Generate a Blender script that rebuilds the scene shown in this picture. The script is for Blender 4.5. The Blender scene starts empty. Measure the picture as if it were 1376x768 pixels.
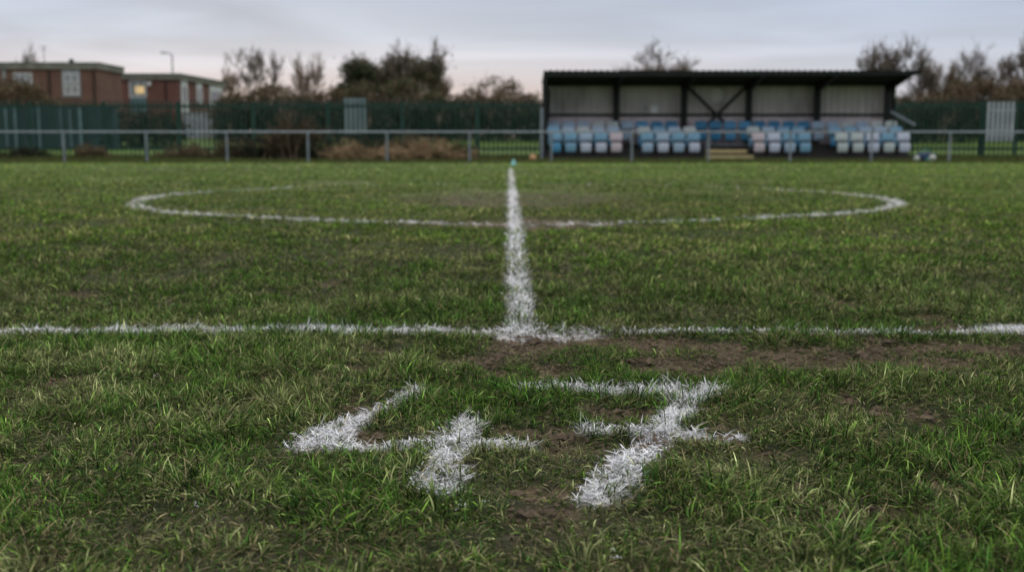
import bpy, math, random
import numpy as np
R = math.radians
FPX, HC = 1463.0, 0.6
TH = math.atan(191 / FPX)
rng = np.random.default_rng(7)
random.seed(5)
SC = bpy.context.scene
COL = SC.collection

# ------------------------------------------------------------------ survey helpers
def ray(px, py):
    a, b = (px - 688) / FPX, (384 - py) / FPX
    return a, math.cos(TH) + b * math.sin(TH), -math.sin(TH) + b * math.cos(TH)
def G(px, py):                       # a point of the ground
    d = ray(px, py); t = HC / -d[2]
    return d[0] * t, d[1] * t
def H(px, py, Y):                    # x and height at distance Y
    d = ray(px, py); t = Y / d[1]
    return d[0] * t, HC + d[2] * t

# ------------------------------------------------------------------ noise (numpy)
def _hash(ix, iy, seed):
    n = (ix.astype(np.int64) * 374761393 + iy.astype(np.int64) * 668265263 + seed * 2147483647) & 0x7fffffff
    n = ((n ^ (n >> 13)) * 1274126177) & 0x7fffffff
    n = (n ^ (n >> 16)) & 0x7fffffff
    return n / float(0x7fffffff)
def vnoise(x, y, seed=0):
    x = np.asarray(x, float); y = np.asarray(y, float)
    ix, iy = np.floor(x), np.floor(y); fx, fy = x - ix, y - iy
    fx = fx * fx * (3 - 2 * fx); fy = fy * fy * (3 - 2 * fy)
    a, b = _hash(ix, iy, seed), _hash(ix + 1, iy, seed)
    c, d = _hash(ix, iy + 1, seed), _hash(ix + 1, iy + 1, seed)
    return (a * (1 - fx) + b * fx) * (1 - fy) + (c * (1 - fx) + d * fx) * fy
def fbm(x, y, size, octv=4, seed=0):
    s, amp, tot = 0, 1.0, 0
    x = np.asarray(x, float) / size + 31.7; y = np.asarray(y, float) / size + 11.3
    for o in range(octv):
        s = s + amp * vnoise(x, y, seed + o * 17); tot += amp
        c, sn = 0.8, 0.6
        x, y = (x * c - y * sn) * 2.03, (x * sn + y * c) * 2.03
        amp *= .5
    return s / tot
def sstep(a, b, x):
    t = np.clip((np.asarray(x, float) - a) / (b - a), 0, 1); return t * t * (3 - 2 * t)

# ------------------------------------------------------------------ objects
def new_mesh(name, V, F, mat, parent=None, loc=(0, 0, 0), smooth=False, col=None):
    me = bpy.data.meshes.new(name)
    if isinstance(F, tuple):         # (loop verts, loop starts, loop totals)
        lv, ls, lt = F
        me.vertices.add(len(V)); me.vertices.foreach_set('co', np.asarray(V, np.float32).ravel())
        me.loops.add(len(lv)); me.loops.foreach_set('vertex_index', lv.astype(np.int32))
        me.polygons.add(len(ls)); me.polygons.foreach_set('loop_start', ls.astype(np.int32))
        me.polygons.foreach_set('loop_total', lt.astype(np.int32))
        me.update(calc_edges=True)
    else:
        me.from_pydata([tuple(v) for v in V], [], F); me.update()
    if smooth:
        me.polygons.foreach_set('use_smooth', np.ones(len(me.polygons), bool))
    if col is not None:
        at = me.color_attributes.new('tint', 'FLOAT_COLOR', 'POINT')
        c = np.ones((len(V), 4), np.float32); c[:, :3] = col
        at.data.foreach_set('color', c.ravel())
    me.materials.append(mat)
    o = bpy.data.objects.new(name, me); COL.objects.link(o); o.location = loc
    if parent: o.parent = parent
    return o
def tag(o, label=None, cat=None, group=None, kind=None):
    if label: o['label'] = label
    if cat: o['category'] = cat
    if group: o['group'] = group
    if kind: o['kind'] = kind
    return o
def thing(name, label, cat, loc=(0, 0, 0), rz=0, group=None):
    o = bpy.data.objects.new(name, None); COL.objects.link(o)
    o.location = loc; o.rotation_euler = (0, 0, rz); o.empty_display_size = .2
    return tag(o, label, cat, group)

class MB:
    def __init__(s): s.V = []; s.F = []
    def add(s, V, F):
        n = len(s.V); s.V += [tuple(v) for v in V]; s.F += [tuple(i + n for i in f) for f in F]; return s
    def box(s, x0, x1, y0, y1, z0, z1):
        return s.add([(x0,y0,z0),(x1,y0,z0),(x1,y1,z0),(x0,y1,z0),(x0,y0,z1),(x1,y0,z1),(x1,y1,z1),(x0,y1,z1)],
                     [(0,3,2,1),(4,5,6,7),(0,1,5,4),(1,2,6,5),(2,3,7,6),(3,0,4,7)])
    def tube(s, p0, p1, r0, r1=None, n=8, cap=True):
        r1 = r0 if r1 is None else r1
        p0, p1 = np.array(p0, float), np.array(p1, float); d = p1 - p0; d /= np.linalg.norm(d) + 1e-9
        a = np.cross(d, (0, 0, 1.)) if abs(d[2]) < .9 else np.cross(d, (1., 0, 0)); a /= np.linalg.norm(a); b = np.cross(d, a)
        V = []
        for p, r in ((p0, r0), (p1, r1)):
            for k in range(n):
                t = 2 * math.pi * k / n; V.append(p + r * (math.cos(t) * a + math.sin(t) * b))
        F = [(k, (k + 1) % n, n + (k + 1) % n, n + k) for k in range(n)]
        if cap: F += [tuple(range(n))[::-1], tuple(range(n, 2 * n))]
        return s.add(V, F)
    def path(s, pts, r, n=8):
        for a, b in zip(pts[:-1], pts[1:]): s.tube(a, b, r, r, n)
        return s
    def bar(s, p0, p1, w, t):        # flat bar in the xz plane
        p0, p1 = np.array(p0, float), np.array(p1, float); d = p1 - p0; d /= np.linalg.norm(d)
        nrm = np.array((-d[2], 0, d[0])) * w / 2; y = np.array((0, t / 2, 0))
        V = [p0 - nrm - y, p0 + nrm - y, p0 + nrm + y, p0 - nrm + y, p1 - nrm - y, p1 + nrm - y, p1 + nrm + y, p1 - nrm + y]
        return s.add(V, [(0,1,2,3),(7,6,5,4),(0,4,5,1),(1,5,6,2),(2,6,7,3),(3,7,4,0)])
    def ball(s, c, r, n=16, m=10, sq=1.0):
        V = [(c[0], c[1], c[2] + r * sq)]; F = []
        for i in range(1, m):
            t = math.pi * i / m
            for k in range(n):
                u = 2 * math.pi * k / n
                V.append((c[0] + r * math.sin(t) * math.cos(u), c[1] + r * math.sin(t) * math.sin(u), c[2] + r * sq * math.cos(t)))
        V.append((c[0], c[1], c[2] - r * sq)); e = len(V) - 1
        for k in range(n):
            F.append((0, 1 + k, 1 + (k + 1) % n)); F.append((e, 1 + (m - 2) * n + (k + 1) % n, 1 + (m - 2) * n + k))
            for i in range(m - 2):
                a = 1 + i * n; F.append((a + k, a + n + k, a + n + (k + 1) % n, a + (k + 1) % n))
        return s.add(V, F)
    def build(s, name, mat, parent=None, loc=(0, 0, 0), smooth=False):
        return new_mesh(name, s.V, s.F, mat, parent, loc, smooth)

# ------------------------------------------------------------------ materials
def mat(name, color=(.5, .5, .5), rough=.7, metal=0, var=.25, vscale=3.0, bump=0, bscale=30, stretch=(1, 1, 1), dirt=None, dscale=1.5, spec=.3):
    m = bpy.data.materials.new(name); m.use_nodes = True; nt = m.node_tree; N = nt.nodes; L = nt.links
    b = N['Principled BSDF']; b.inputs['Roughness'].default_value = rough; b.inputs['Metallic'].default_value = metal
    b.inputs['Specular IOR Level'].default_value = spec
    tc = N.new('ShaderNodeTexCoord'); mp = N.new('ShaderNodeMapping'); mp.inputs['Scale'].default_value = stretch
    L.new(tc.outputs['Object'], mp.inputs['Vector'])
    n = N.new('ShaderNodeTexNoise'); n.inputs['Scale'].default_value = vscale; n.inputs['Detail'].default_value = 6
    L.new(mp.outputs[0], n.inputs['Vector'])
    r = N.new('ShaderNodeValToRGB'); e = r.color_ramp.elements
    e[0].position = .3; e[1].position = .7
    e[0].color = (*[c * (1 - var) for c in color], 1); e[1].color = (*[min(1, c * (1 + var)) for c in color], 1)
    L.new(n.outputs['Fac'], r.inputs['Fac']); out = r.outputs['Color']
    if dirt:
        n2 = N.new('ShaderNodeTexNoise'); n2.inputs['Scale'].default_value = dscale; n2.inputs['Detail'].default_value = 8
        L.new(mp.outputs[0], n2.inputs['Vector'])
        r2 = N.new('ShaderNodeValToRGB'); r2.color_ramp.elements[0].position = .45; r2.color_ramp.elements[1].position = .72
        L.new(n2.outputs['Fac'], r2.inputs['Fac'])
        mx = N.new('ShaderNodeMix'); mx.data_type = 'RGBA'; L.new(r2.outputs['Color'], mx.inputs['Factor'])
        L.new(out, mx.inputs[6]); mx.inputs[7].default_value = (*dirt, 1); out = mx.outputs[2]
    L.new(out, b.inputs['Base Color'])
    if bump:
        n3 = N.new('ShaderNodeTexNoise'); n3.inputs['Scale'].default_value = bscale; n3.inputs['Detail'].default_value = 5
        L.new(mp.outputs[0], n3.inputs['Vector'])
        bp = N.new('ShaderNodeBump'); bp.inputs['Strength'].default_value = bump; bp.inputs['Distance'].default_value = .02
        L.new(n3.outputs['Fac'], bp.inputs['Height']); L.new(bp.outputs[0], b.inputs['Normal'])
    return m
def blade_mat(name, trans=.35, rough=.55, spec=.25, nvar=.0):
    m = bpy.data.materials.new(name); m.use_nodes = True; nt = m.node_tree; N = nt.nodes; L = nt.links
    b = N['Principled BSDF']; b.inputs['Roughness'].default_value = rough; b.inputs['Specular IOR Level'].default_value = spec
    a = N.new('ShaderNodeAttribute'); a.attribute_name = 'tint'
    nz = N.new('ShaderNodeTexNoise'); nz.inputs['Scale'].default_value = 90; nz.inputs['Detail'].default_value = 3
    tc = N.new('ShaderNodeTexCoord'); L.new(tc.outputs['Object'], nz.inputs['Vector'])
    mr = N.new('ShaderNodeMapRange'); mr.inputs[1].default_value = .3; mr.inputs[2].default_value = .7
    mr.inputs[3].default_value = .8 - nvar; mr.inputs[4].default_value = 1.15; L.new(nz.outputs['Fac'], mr.inputs[0])
    mx = N.new('ShaderNodeVectorMath'); mx.operation = 'SCALE'
    L.new(a.outputs['Color'], mx.inputs[0]); L.new(mr.outputs[0], mx.inputs['Scale'])
    L.new(mx.outputs[0], b.inputs['Base Color'])
    t = N.new('ShaderNodeBsdfTranslucent'); L.new(mx.outputs[0], t.inputs['Color'])
    s = N.new('ShaderNodeMixShader'); s.inputs[0].default_value = trans
    L.new(b.outputs[0], s.inputs[1]); L.new(t.outputs[0], s.inputs[2])
    L.new(s.outputs[0], N['Material Output'].inputs['Surface'])
    return m
def brick_mat(name, c1, c2, mortar):
    m = bpy.data.materials.new(name); m.use_nodes = True; nt = m.node_tree; N = nt.nodes; L = nt.links
    b = N['Principled BSDF']; b.inputs['Roughness'].default_value = .9
    tc = N.new('ShaderNodeTexCoord'); sp = N.new('ShaderNodeSeparateXYZ'); L.new(tc.outputs['Object'], sp.inputs[0])
    ad = N.new('ShaderNodeMath'); L.new(sp.outputs[0], ad.inputs[0]); L.new(sp.outputs[1], ad.inputs[1])
    cb = N.new('ShaderNodeCombineXYZ'); L.new(ad.outputs[0], cb.inputs[0]); L.new(sp.outputs[2], cb.inputs[1])
    br = N.new('ShaderNodeTexBrick'); br.inputs['Scale'].default_value = 1
    br.inputs['Brick Width'].default_value = .225; br.inputs['Row Height'].default_value = .075; br.inputs['Mortar Size'].default_value = .008
    br.inputs['Color1'].default_value = (*c1, 1); br.inputs['Color2'].default_value = (*c2, 1); br.inputs['Mortar'].default_value = (*mortar, 1)
    L.new(cb.outputs[0], br.inputs['Vector'])
    n = N.new('ShaderNodeTexNoise'); n.inputs['Scale'].default_value = .8; n.inputs['Detail'].default_value = 6; L.new(tc.outputs['Object'], n.inputs['Vector'])
    mr = N.new('ShaderNodeMapRange'); mr.inputs[3].default_value = .6; mr.inputs[4].default_value = 1.35; L.new(n.outputs['Fac'], mr.inputs[0])
    v = N.new('ShaderNodeVectorMath'); v.operation = 'SCALE'; L.new(br.outputs['Color'], v.inputs[0]); L.new(mr.outputs[0], v.inputs['Scale'])
    L.new(v.outputs[0], b.inputs['Base Color'])
    return m

M_blade = blade_mat('grass_blade', .16, .8, .04)
M_white = blade_mat('painted_blade', .08, .75, .15, .1)
M_leaf = blade_mat('foliage', .2, .8, .1)
M_galv = mat('galvanised_steel', (.20, .23, .27), .5, .4, .25, 6, .1)
M_pal = mat('green_powder_coat', (.009, .038, .029), .5, 0, .3, 4)
M_dark = mat('black_green_steel', (.004, .006, .006), .5, 0, .3, 4)
M_roof = mat('dark_green_roof_sheet', (.005, .011, .009), .6, 0, .4, 2)
M_wall = mat('weathered_grey_sheet', (.66, .62, .62), .65, .0, .22, 1.2, 0, 30, (1, 1, .35), (.34, .32, .32), 1.2)
M_wall2 = mat('grey_blockwork', (.58, .52, .55), .85, 0, .25, 3, .2)
M_concrete = mat('shadow_dark_concrete', (.025, .024, .023), .9, 0, .4, 4, .3)  # terraces: shadow below the seats put into this near-black colour
M_wood = mat('step_timber', (.34, .28, .15), .8, 0, .3, 3, .2, 20, (1, 6, 6))
M_sign = mat('sign_white', (.85, .85, .88), .6, 0, .08, 2)
M_bark = mat('bark', (.055, .045, .035), .95, 0, .4, 3, .4, 20)
M_twig = mat('twig', (.15, .125, .105), .95, 0, .4, 1.5)
M_twigb = mat('twig_brown', (.20, .15, .11), .95, 0, .4, 1.0)
M_white_pv = mat('white_upvc', (.55, .56, .58), .5, 0, .1, 3)
M_greyp = mat('grey_cladding', (.25, .26, .27), .7, 0, .2, 2)
M_fascia = mat('grey_green_fascia', (.18, .175, .15), .7, 0, .3, 2)
M_felt = mat('roof_felt', (.15, .18, .15), .9, 0, .3, 1)
M_teal = mat('teal_sheet', (.018, .042, .045), .6, 0, .3, 1.5, 0, 30, (1, 1, .3))
M_tealp = mat('pale_teal_upright', (.10, .16, .18), .6, 0, .2, 2)
M_pale = mat('pale_metal_panel', (.16, .21, .235), .55, .1, .2, 2, 0, 30, (1, 1, .3), (.2, .23, .24), 2)
M_paler = mat('pale_grey_slat', (.33, .36, .40), .55, .1, .2, 2)
M_brickA = brick_mat('brown_brick', (.15, .060, .038), (.105, .046, .032), (.16, .13, .11))
M_brickB = brick_mat('red_brick', (.15, .046, .034), (.11, .038, .030), (.14, .11, .1))
M_glass = mat('dark_glass', (.05, .06, .065), .12, 0, .3, 1, spec=.8)
M_glassl = mat('net_curtain_glass', (.22, .24, .26), .3, 0, .2, 3, spec=.6)
M_lit = bpy.data.materials.new('lit_window'); M_lit.use_nodes = True
_b = M_lit.node_tree.nodes['Principled BSDF']; _b.inputs['Base Color'].default_value = (.6, .5, .3, 1)
_b.inputs['Emission Color'].default_value = (1, .62, .22, 1); _b.inputs['Emission Strength'].default_value = .4

# ------------------------------------------------------------------ the pitch: heights, wear and paint
TL_Y0 = G(688, 446)[1]
def tl_y(x):  return TL_Y0 + .004 * x + .012 * (fbm(x, x * 0, .6, 2, 91) - .5)
HW0 = G(700, 447); HW1 = G(686.5, 227)
CC = (0.03, 12.3); CR = 4.07
def hw_x(y): return HW0[0] + (HW1[0] - HW0[0]) * (y - HW0[1]) / (HW1[1] - HW0[1])
FT_Y = HW1[1]

def ground_z(x, y):
    x = np.asarray(x, float); y = np.asarray(y, float)
    near = 1 / (1 + np.maximum(0, y - 6) * .05)
    z = .030 * (fbm(x, y, .9, 3, 3) - .5) + .020 * (fbm(x, y, .16, 3, 5) - .5) * near
    md = mud(x, y); z = z - .012 * md + near * md * (.026 * (fbm(x, y, .06, 4, 33) - .5) - .014 * sstep(.60, .72, fbm(x, y, .045, 2, 35)))
    bank = sstep(50, 76, y)
    return z + bank * 1.0 + .5 * sstep(80, 200, y)
# worn places: (pixel x, pixel y, half-width m, half-depth m, strength)
_mud = [(990, 478, .46, .30, 1.3), (1150, 478, .42, .26, 1.1), (1275, 476, .50, .34, 1.3), (1410, 476, .4, .3, 1.2), (770, 470, .34, .32, 1.15), (880, 476, .32, .28, 1.15), (735, 488, .16, .22, .95),
        (825, 548, .075, .19, 1.15), (772, 612, .06, .08, .9), (745, 680, .09, .09, 1.1), (700, 705, .07, .07, .9),
        (1130, 688, .15, .07, 1.1), (1050, 665, .06, .05, .6), (1245, 650, .06, .12, 1.0), (1220, 560, .07, .10, .55), (920, 735, .06, .05, .9), (1180, 720, .1, .04, .7),
        (400, 735, .10, .05, 1.05), (300, 720, .05, .04, .5), (590, 745, .05, .03, .5), (30, 625, .10, .12, .55), (90, 505, .10, .10, .6), (20, 510, .12, .08, .5),
        (500, 490, .12, .10, .6), (540, 540, .05, .08, .5), (640, 635, .05, .04, .6), (1020, 610, .06, .05, .4), (620, 480, .10, .10, .5), (330, 545, .07, .06, .4),
        (1000, 745, .08, .04, .6), (1290, 740, .08, .05, .5)]
_mudg = []
for px, py, a, b, s in _mud:
    gx, gy = G(px, py); _mudg.append((gx, gy, a, b, s))
_mudg += [(0, CC[1], 1.4, 2.4, 1.1), (0.1, CC[1] - CR, 1.0, .6, 1.0), (0.6, CC[1] - CR - .1, .5, .2, .6), (-2.7, 16.8, .9, 1.4, .6), (2.6, 13.5, 1.0, .8, .35), (-3.2, 8.0, .5, .5, .3), (.8, 15.5, .6, 1.2, .4)]
def mud(x, y):
    m = np.zeros(np.broadcast(x, y).shape)
    wx = .16 * (fbm(x, y, .25, 3, 41) - .5); wy = .22 * (fbm(x, y, .22, 3, 43) - .5)
    for gx, gy, a, b, s in _mudg:
        k = 1 if gy < 6 else 2.5
        d = ((x - gx + wx * k) / a) ** 2 + ((y - gy + wy * k) / b) ** 2
        m = np.maximum(m, s * np.clip(1.1 - d, 0, 1))
    n = fbm(x, y, .12, 4, 47)
    m = m * (.30 + 1.2 * sstep(.36, .60, n))
    m = np.maximum(m, .75 * sstep(.66, .76, fbm(x, y, .20, 4, 51)) * sstep(8, 4, y))       # stray bare spots
    m = np.maximum(m, .30 * sstep(.60, .74, fbm(x, y, .9, 4, 57)))
    return np.clip(m, 0, 1)

def seg_d(x, y, p, q):
    dx, dy = q[0] - p[0], q[1] - p[1]; L2 = dx * dx + dy * dy
    t = np.clip(((x - p[0]) * dx + (y - p[1]) * dy) / L2, 0, 1)
    return np.hypot(x - p[0] - t * dx, y - p[1] - t * dy), t
def strokes(x, y, S):
    d = np.full(np.shape(x), 9.0)
    for p, q, r0, r1 in S:
        a, b = G(*p), G(*q); dd, t = seg_d(x, y, a, b); d = np.minimum(d, dd - (r0 + (r1 - r0) * t))
    return d
FOUR = [((560, 522), (432, 588), .024, .044), ((405, 598), (575, 598), .034, .030), ((575, 598), (700, 597), .030, .024), ((448, 585), (404, 598), .038, .034),
        ((621, 574), (588, 655), .036, .036), ((630, 566), (609, 610), .026, .036), ((575, 650), (605, 640), .030, .030)]
SEVEN = [((718, 521), (790, 522), .040, .030), ((790, 523), (900, 525), .032, .050), ((885, 528), (945, 528), .050, .055), ((930, 526), (890, 582), .036, .031),
         ((890, 582), (850, 622), .031, .035), ((850, 620), (808, 668), .036, .036), ((790, 664), (820, 640), .020, .03), ((792, 580), (990, 587), .028, .022), ((830, 582), (920, 584), .028, .030)]
def paints(x, y):
    """signed distance (m, negative inside) to every painted mark"""
    wob = .022 * (fbm(x, y, .05, 3, 61) - .5)
    gaps = fbm(x, y, .35, 3, 67)
    hw = np.abs(x - hw_x(y)) - .048
    hw = np.where((y < TL_Y0 - .03) | (y > FT_Y), 9, hw)
    tl = np.abs(y - tl_y(x)) - .052 + .032 * sstep(.46, .66, gaps) * (x > .1)
    junction = np.hypot((x - .08) / .24, (y - TL_Y0 + .01) / .085) * .09 - .09 + .05 * (fbm(x, y, .06, 3, 69) - .45)
    tl = np.minimum(tl, junction)
    rr = np.hypot(x - CC[0], y - CC[1])
    ang = np.arctan2(y - CC[1], x - CC[0])
    cc = np.abs(rr - CR) - .08 + .05 * sstep(.3, .95, np.sin(ang)) + .06 * sstep(.58, .72, fbm(x, y, .8, 3, 71))
    ft = np.abs(y - FT_Y) - .06 + .06 * sstep(.35, .7, fbm(x, y, 1.2, 3, 77))
    k = np.maximum(1, y / 4)
    return {'painted_four': strokes(x, y, FOUR) + wob * 1.3, 'painted_seven': strokes(x, y, SEVEN) + wob * 1.3,
            'touchline': tl + wob * 1.6, 'halfway_line': hw + wob * k, 'centre_circle': cc + wob * k, 'far_touchline': ft + wob * 2}

# ground sheet
def axis_pos(fine_to, step, growth, end, start=0.0):
    a = [start]; s = step
    while a[-1] < end:
        if a[-1] > fine_to: s *= growth
        a.append(a[-1] + s)
    return a
xs = axis_pos(2.0, .016, 1.045, 420); xs = np.array([-v for v in xs[:0:-1]] + xs)
ys = np.array([-60, -30, -15, -8, -4, -2, -1, -.5, 0, .3, .6, .8, .95] + axis_pos(4.6, .014, 1.022, 900, 1.05))
X, Y = np.meshgrid(xs, ys); X = X.ravel(); Y = Y.ravel()
Z = ground_z(X, Y)
m_ = mud(X, Y); P = paints(X, Y); pd = np.min(np.stack([P[k] for k in P]), 0)
n1 = fbm(X, Y, .07, 3, 81)[:, None]; n2 = fbm(X, Y, 1.3, 4, 83)[:, None]; n3 = fbm(X, Y, 5, 3, 85)[:, None]
thatch = np.array([.020, .027, .008]) * (.6 + .8 * n1)
far = np.array([.078, .138, .020]) * (.62 + .76 * n2) * (.8 + .4 * n3) * (.75 + .5 * n1)
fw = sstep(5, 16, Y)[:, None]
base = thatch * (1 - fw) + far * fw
damp = sstep(.42, .62, fbm(X, Y, .22, 4, 89))[:, None]
soil = np.array([.135, .095, .064]) * (.35 + 1.2 * n1) * (1 - .45 * damp) * (1 - .6 * sstep(.58, .70, fbm(X, Y, .045, 2, 35)))[:, None]  # pit mask also darkens the soil: shade of the hollows painted into the colour
mm = np.clip(m_, 0, 1)[:, None]
colr = base * (1 - mm) + soil * mm * (1 - .35 * fw) + base * mm * .35 * fw
pw = (sstep(.012, -.012, pd) * .85)[:, None] * (.35 + .65 * sstep(.35, .6, fbm(X, Y, .04, 2, 87))[:, None])
colr = colr * (1 - pw) + np.array([.66, .64, .66]) * pw
nx, ny = len(xs), len(ys)
ii = (np.arange(ny - 1)[:, None] * nx + np.arange(nx - 1)[None]).ravel()
lv = np.stack([ii, ii + 1, ii + nx + 1, ii + nx], 1).ravel(); nf = len(ii)
Mg = bpy.data.materials.new('pitch_soil'); Mg.use_nodes = True; nt = Mg.node_tree; N = nt.nodes; L = nt.links
b = N['Principled BSDF']; b.inputs['Roughness'].default_value = .85; b.inputs['Specular IOR Level'].default_value = .2
a = N.new('ShaderNodeAttribute'); a.attribute_name = 'tint'; tc = N.new('ShaderNodeTexCoord')
nz = N.new('ShaderNodeTexNoise'); nz.inputs['Scale'].default_value = 60; nz.inputs['Detail'].default_value = 8; nz.inputs['Roughness'].default_value = .7
L.new(tc.outputs['Object'], nz.inputs['Vector'])
mr = N.new('ShaderNodeMapRange'); mr.inputs[1].default_value = .3; mr.inputs[2].default_value = .7; mr.inputs[3].default_value = .30; mr.inputs[4].default_value = 1.65; L.new(nz.outputs['Fac'], mr.inputs[0])
sc_ = N.new('ShaderNodeVectorMath'); sc_.operation = 'SCALE'; L.new(a.outputs['Color'], sc_.inputs[0]); L.new(mr.outputs[0], sc_.inputs['Scale'])
L.new(sc_.outputs[0], b.inputs['Base Color'])
nz2 = N.new('ShaderNodeTexNoise'); nz2.inputs['Scale'].default_value = 28; nz2.inputs['Detail'].default_value = 7; L.new(tc.outputs['Object'], nz2.inputs['Vector'])
bp = N.new('ShaderNodeBump'); bp.inputs['Strength'].default_value = 1.0; bp.inputs['Distance'].default_value = .05
L.new(nz2.outputs['Fac'], bp.inputs['Height']); L.new(bp.outputs[0], b.inputs['Normal'])
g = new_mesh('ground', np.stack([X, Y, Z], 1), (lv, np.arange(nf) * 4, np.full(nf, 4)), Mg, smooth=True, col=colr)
tag(g, 'worn muddy soil and turf of the football pitch', 'ground', kind='structure')

# ------------------------------------------------------------------ blades
def blades(x, y, z, az, Ln, lean, curl, w, col, S, tipcol=None, base_dark=.45):
    n = len(x); k = np.arange(S + 1) / S
    th = lean[:, None] + curl[:, None] * k[None, :]
    st = (Ln / S)[:, None]
    hx = np.concatenate([np.zeros((n, 1)), np.cumsum(np.sin(th[:, :-1]) * st, 1)], 1)
    hz = np.concatenate([np.zeros((n, 1)), np.cumsum(np.cos(th[:, :-1]) * st, 1)], 1)
    hz = np.maximum(hz, 0.0015)
    ca, sa = np.cos(az)[:, None], np.sin(az)[:, None]
    px = x[:, None] + hx * ca; py = y[:, None] + hx * sa; pz = z[:, None] + hz - .003 * (k[None] == 0)
    tw = rng.normal(0, .5, n)[:, None]
    wx, wy = -np.sin(az[:, None] + tw), np.cos(az[:, None] + tw); wz = rng.normal(0, .25, n)[:, None]
    hw = (w[:, None] * .5) * (1 - k[None] ** 1.8 * .999) * (.75 + .5 * np.minimum(k[None] * 3, 1) - .25)
    V = np.zeros((n, 2 * S + 1, 3), np.float32); C = np.zeros((n, 2 * S + 1, 3), np.float32)
    shade = base_dark + (1 - base_dark) * np.minimum(1, k * 1.6)  # shade of the gaps between blades painted in, darkest at the root
    tip = tipcol if tipcol is not None else col
    for i in range(S):
        for s, j in ((-1, 2 * i), (1, 2 * i + 1)):
            V[:, j, 0] = px[:, i] + s * hw[:, i] * wx[:, 0]; V[:, j, 1] = py[:, i] + s * hw[:, i] * wy[:, 0]; V[:, j, 2] = pz[:, i] + s * hw[:, i] * wz[:, 0]
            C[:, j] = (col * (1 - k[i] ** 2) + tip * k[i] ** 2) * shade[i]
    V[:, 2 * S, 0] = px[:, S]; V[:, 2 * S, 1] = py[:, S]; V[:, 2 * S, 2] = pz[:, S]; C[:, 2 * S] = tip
    nv = 2 * S + 1; lp, lt = [], []
    for i in range(S - 1): lp += [2 * i, 2 * i + 1, 2 * i + 3, 2 * i + 2]; lt.append(4)
    lp += [2 * S - 2, 2 * S - 1, 2 * S]; lt.append(3)
    lv = (np.arange(n)[:, None] * nv + np.array(lp)[None]).ravel(); lt = np.tile(np.array(lt), n)
    return V.reshape(-1, 3), C.reshape(-1, 3), lv, lt
class Pile:
    def __init__(s): s.parts = []; s.n = 0
    def add(s, q):
        V, C, lv, lt = q; s.parts.append((V, C, lv + s.n, lt)); s.n += len(V)
    def build(s, name, m):
        V, C, lv, lt = [np.concatenate([p[i] for p in s.parts]) for i in range(4)]
        ls = np.concatenate([[0], np.cumsum(lt)[:-1]])
        return new_mesh(name, V, (lv, ls, lt), m, col=C)

def sample(D0, z0, z1, near):
    zz = np.linspace(z0, z1, 4000); dens = D0 * np.minimum(1, (near / zz) ** 2) * (2 * .47 * zz + 1.1)
    cdf = np.concatenate([[0], np.cumsum((dens[1:] + dens[:-1]) / 2 * np.diff(zz))]); n = int(cdf[-1])
    y = np.interp(rng.random(n) * cdf[-1], cdf, zz); hwid = .47 * y + .55
    return (rng.random(n) * 2 - 1) * hwid, y

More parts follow.
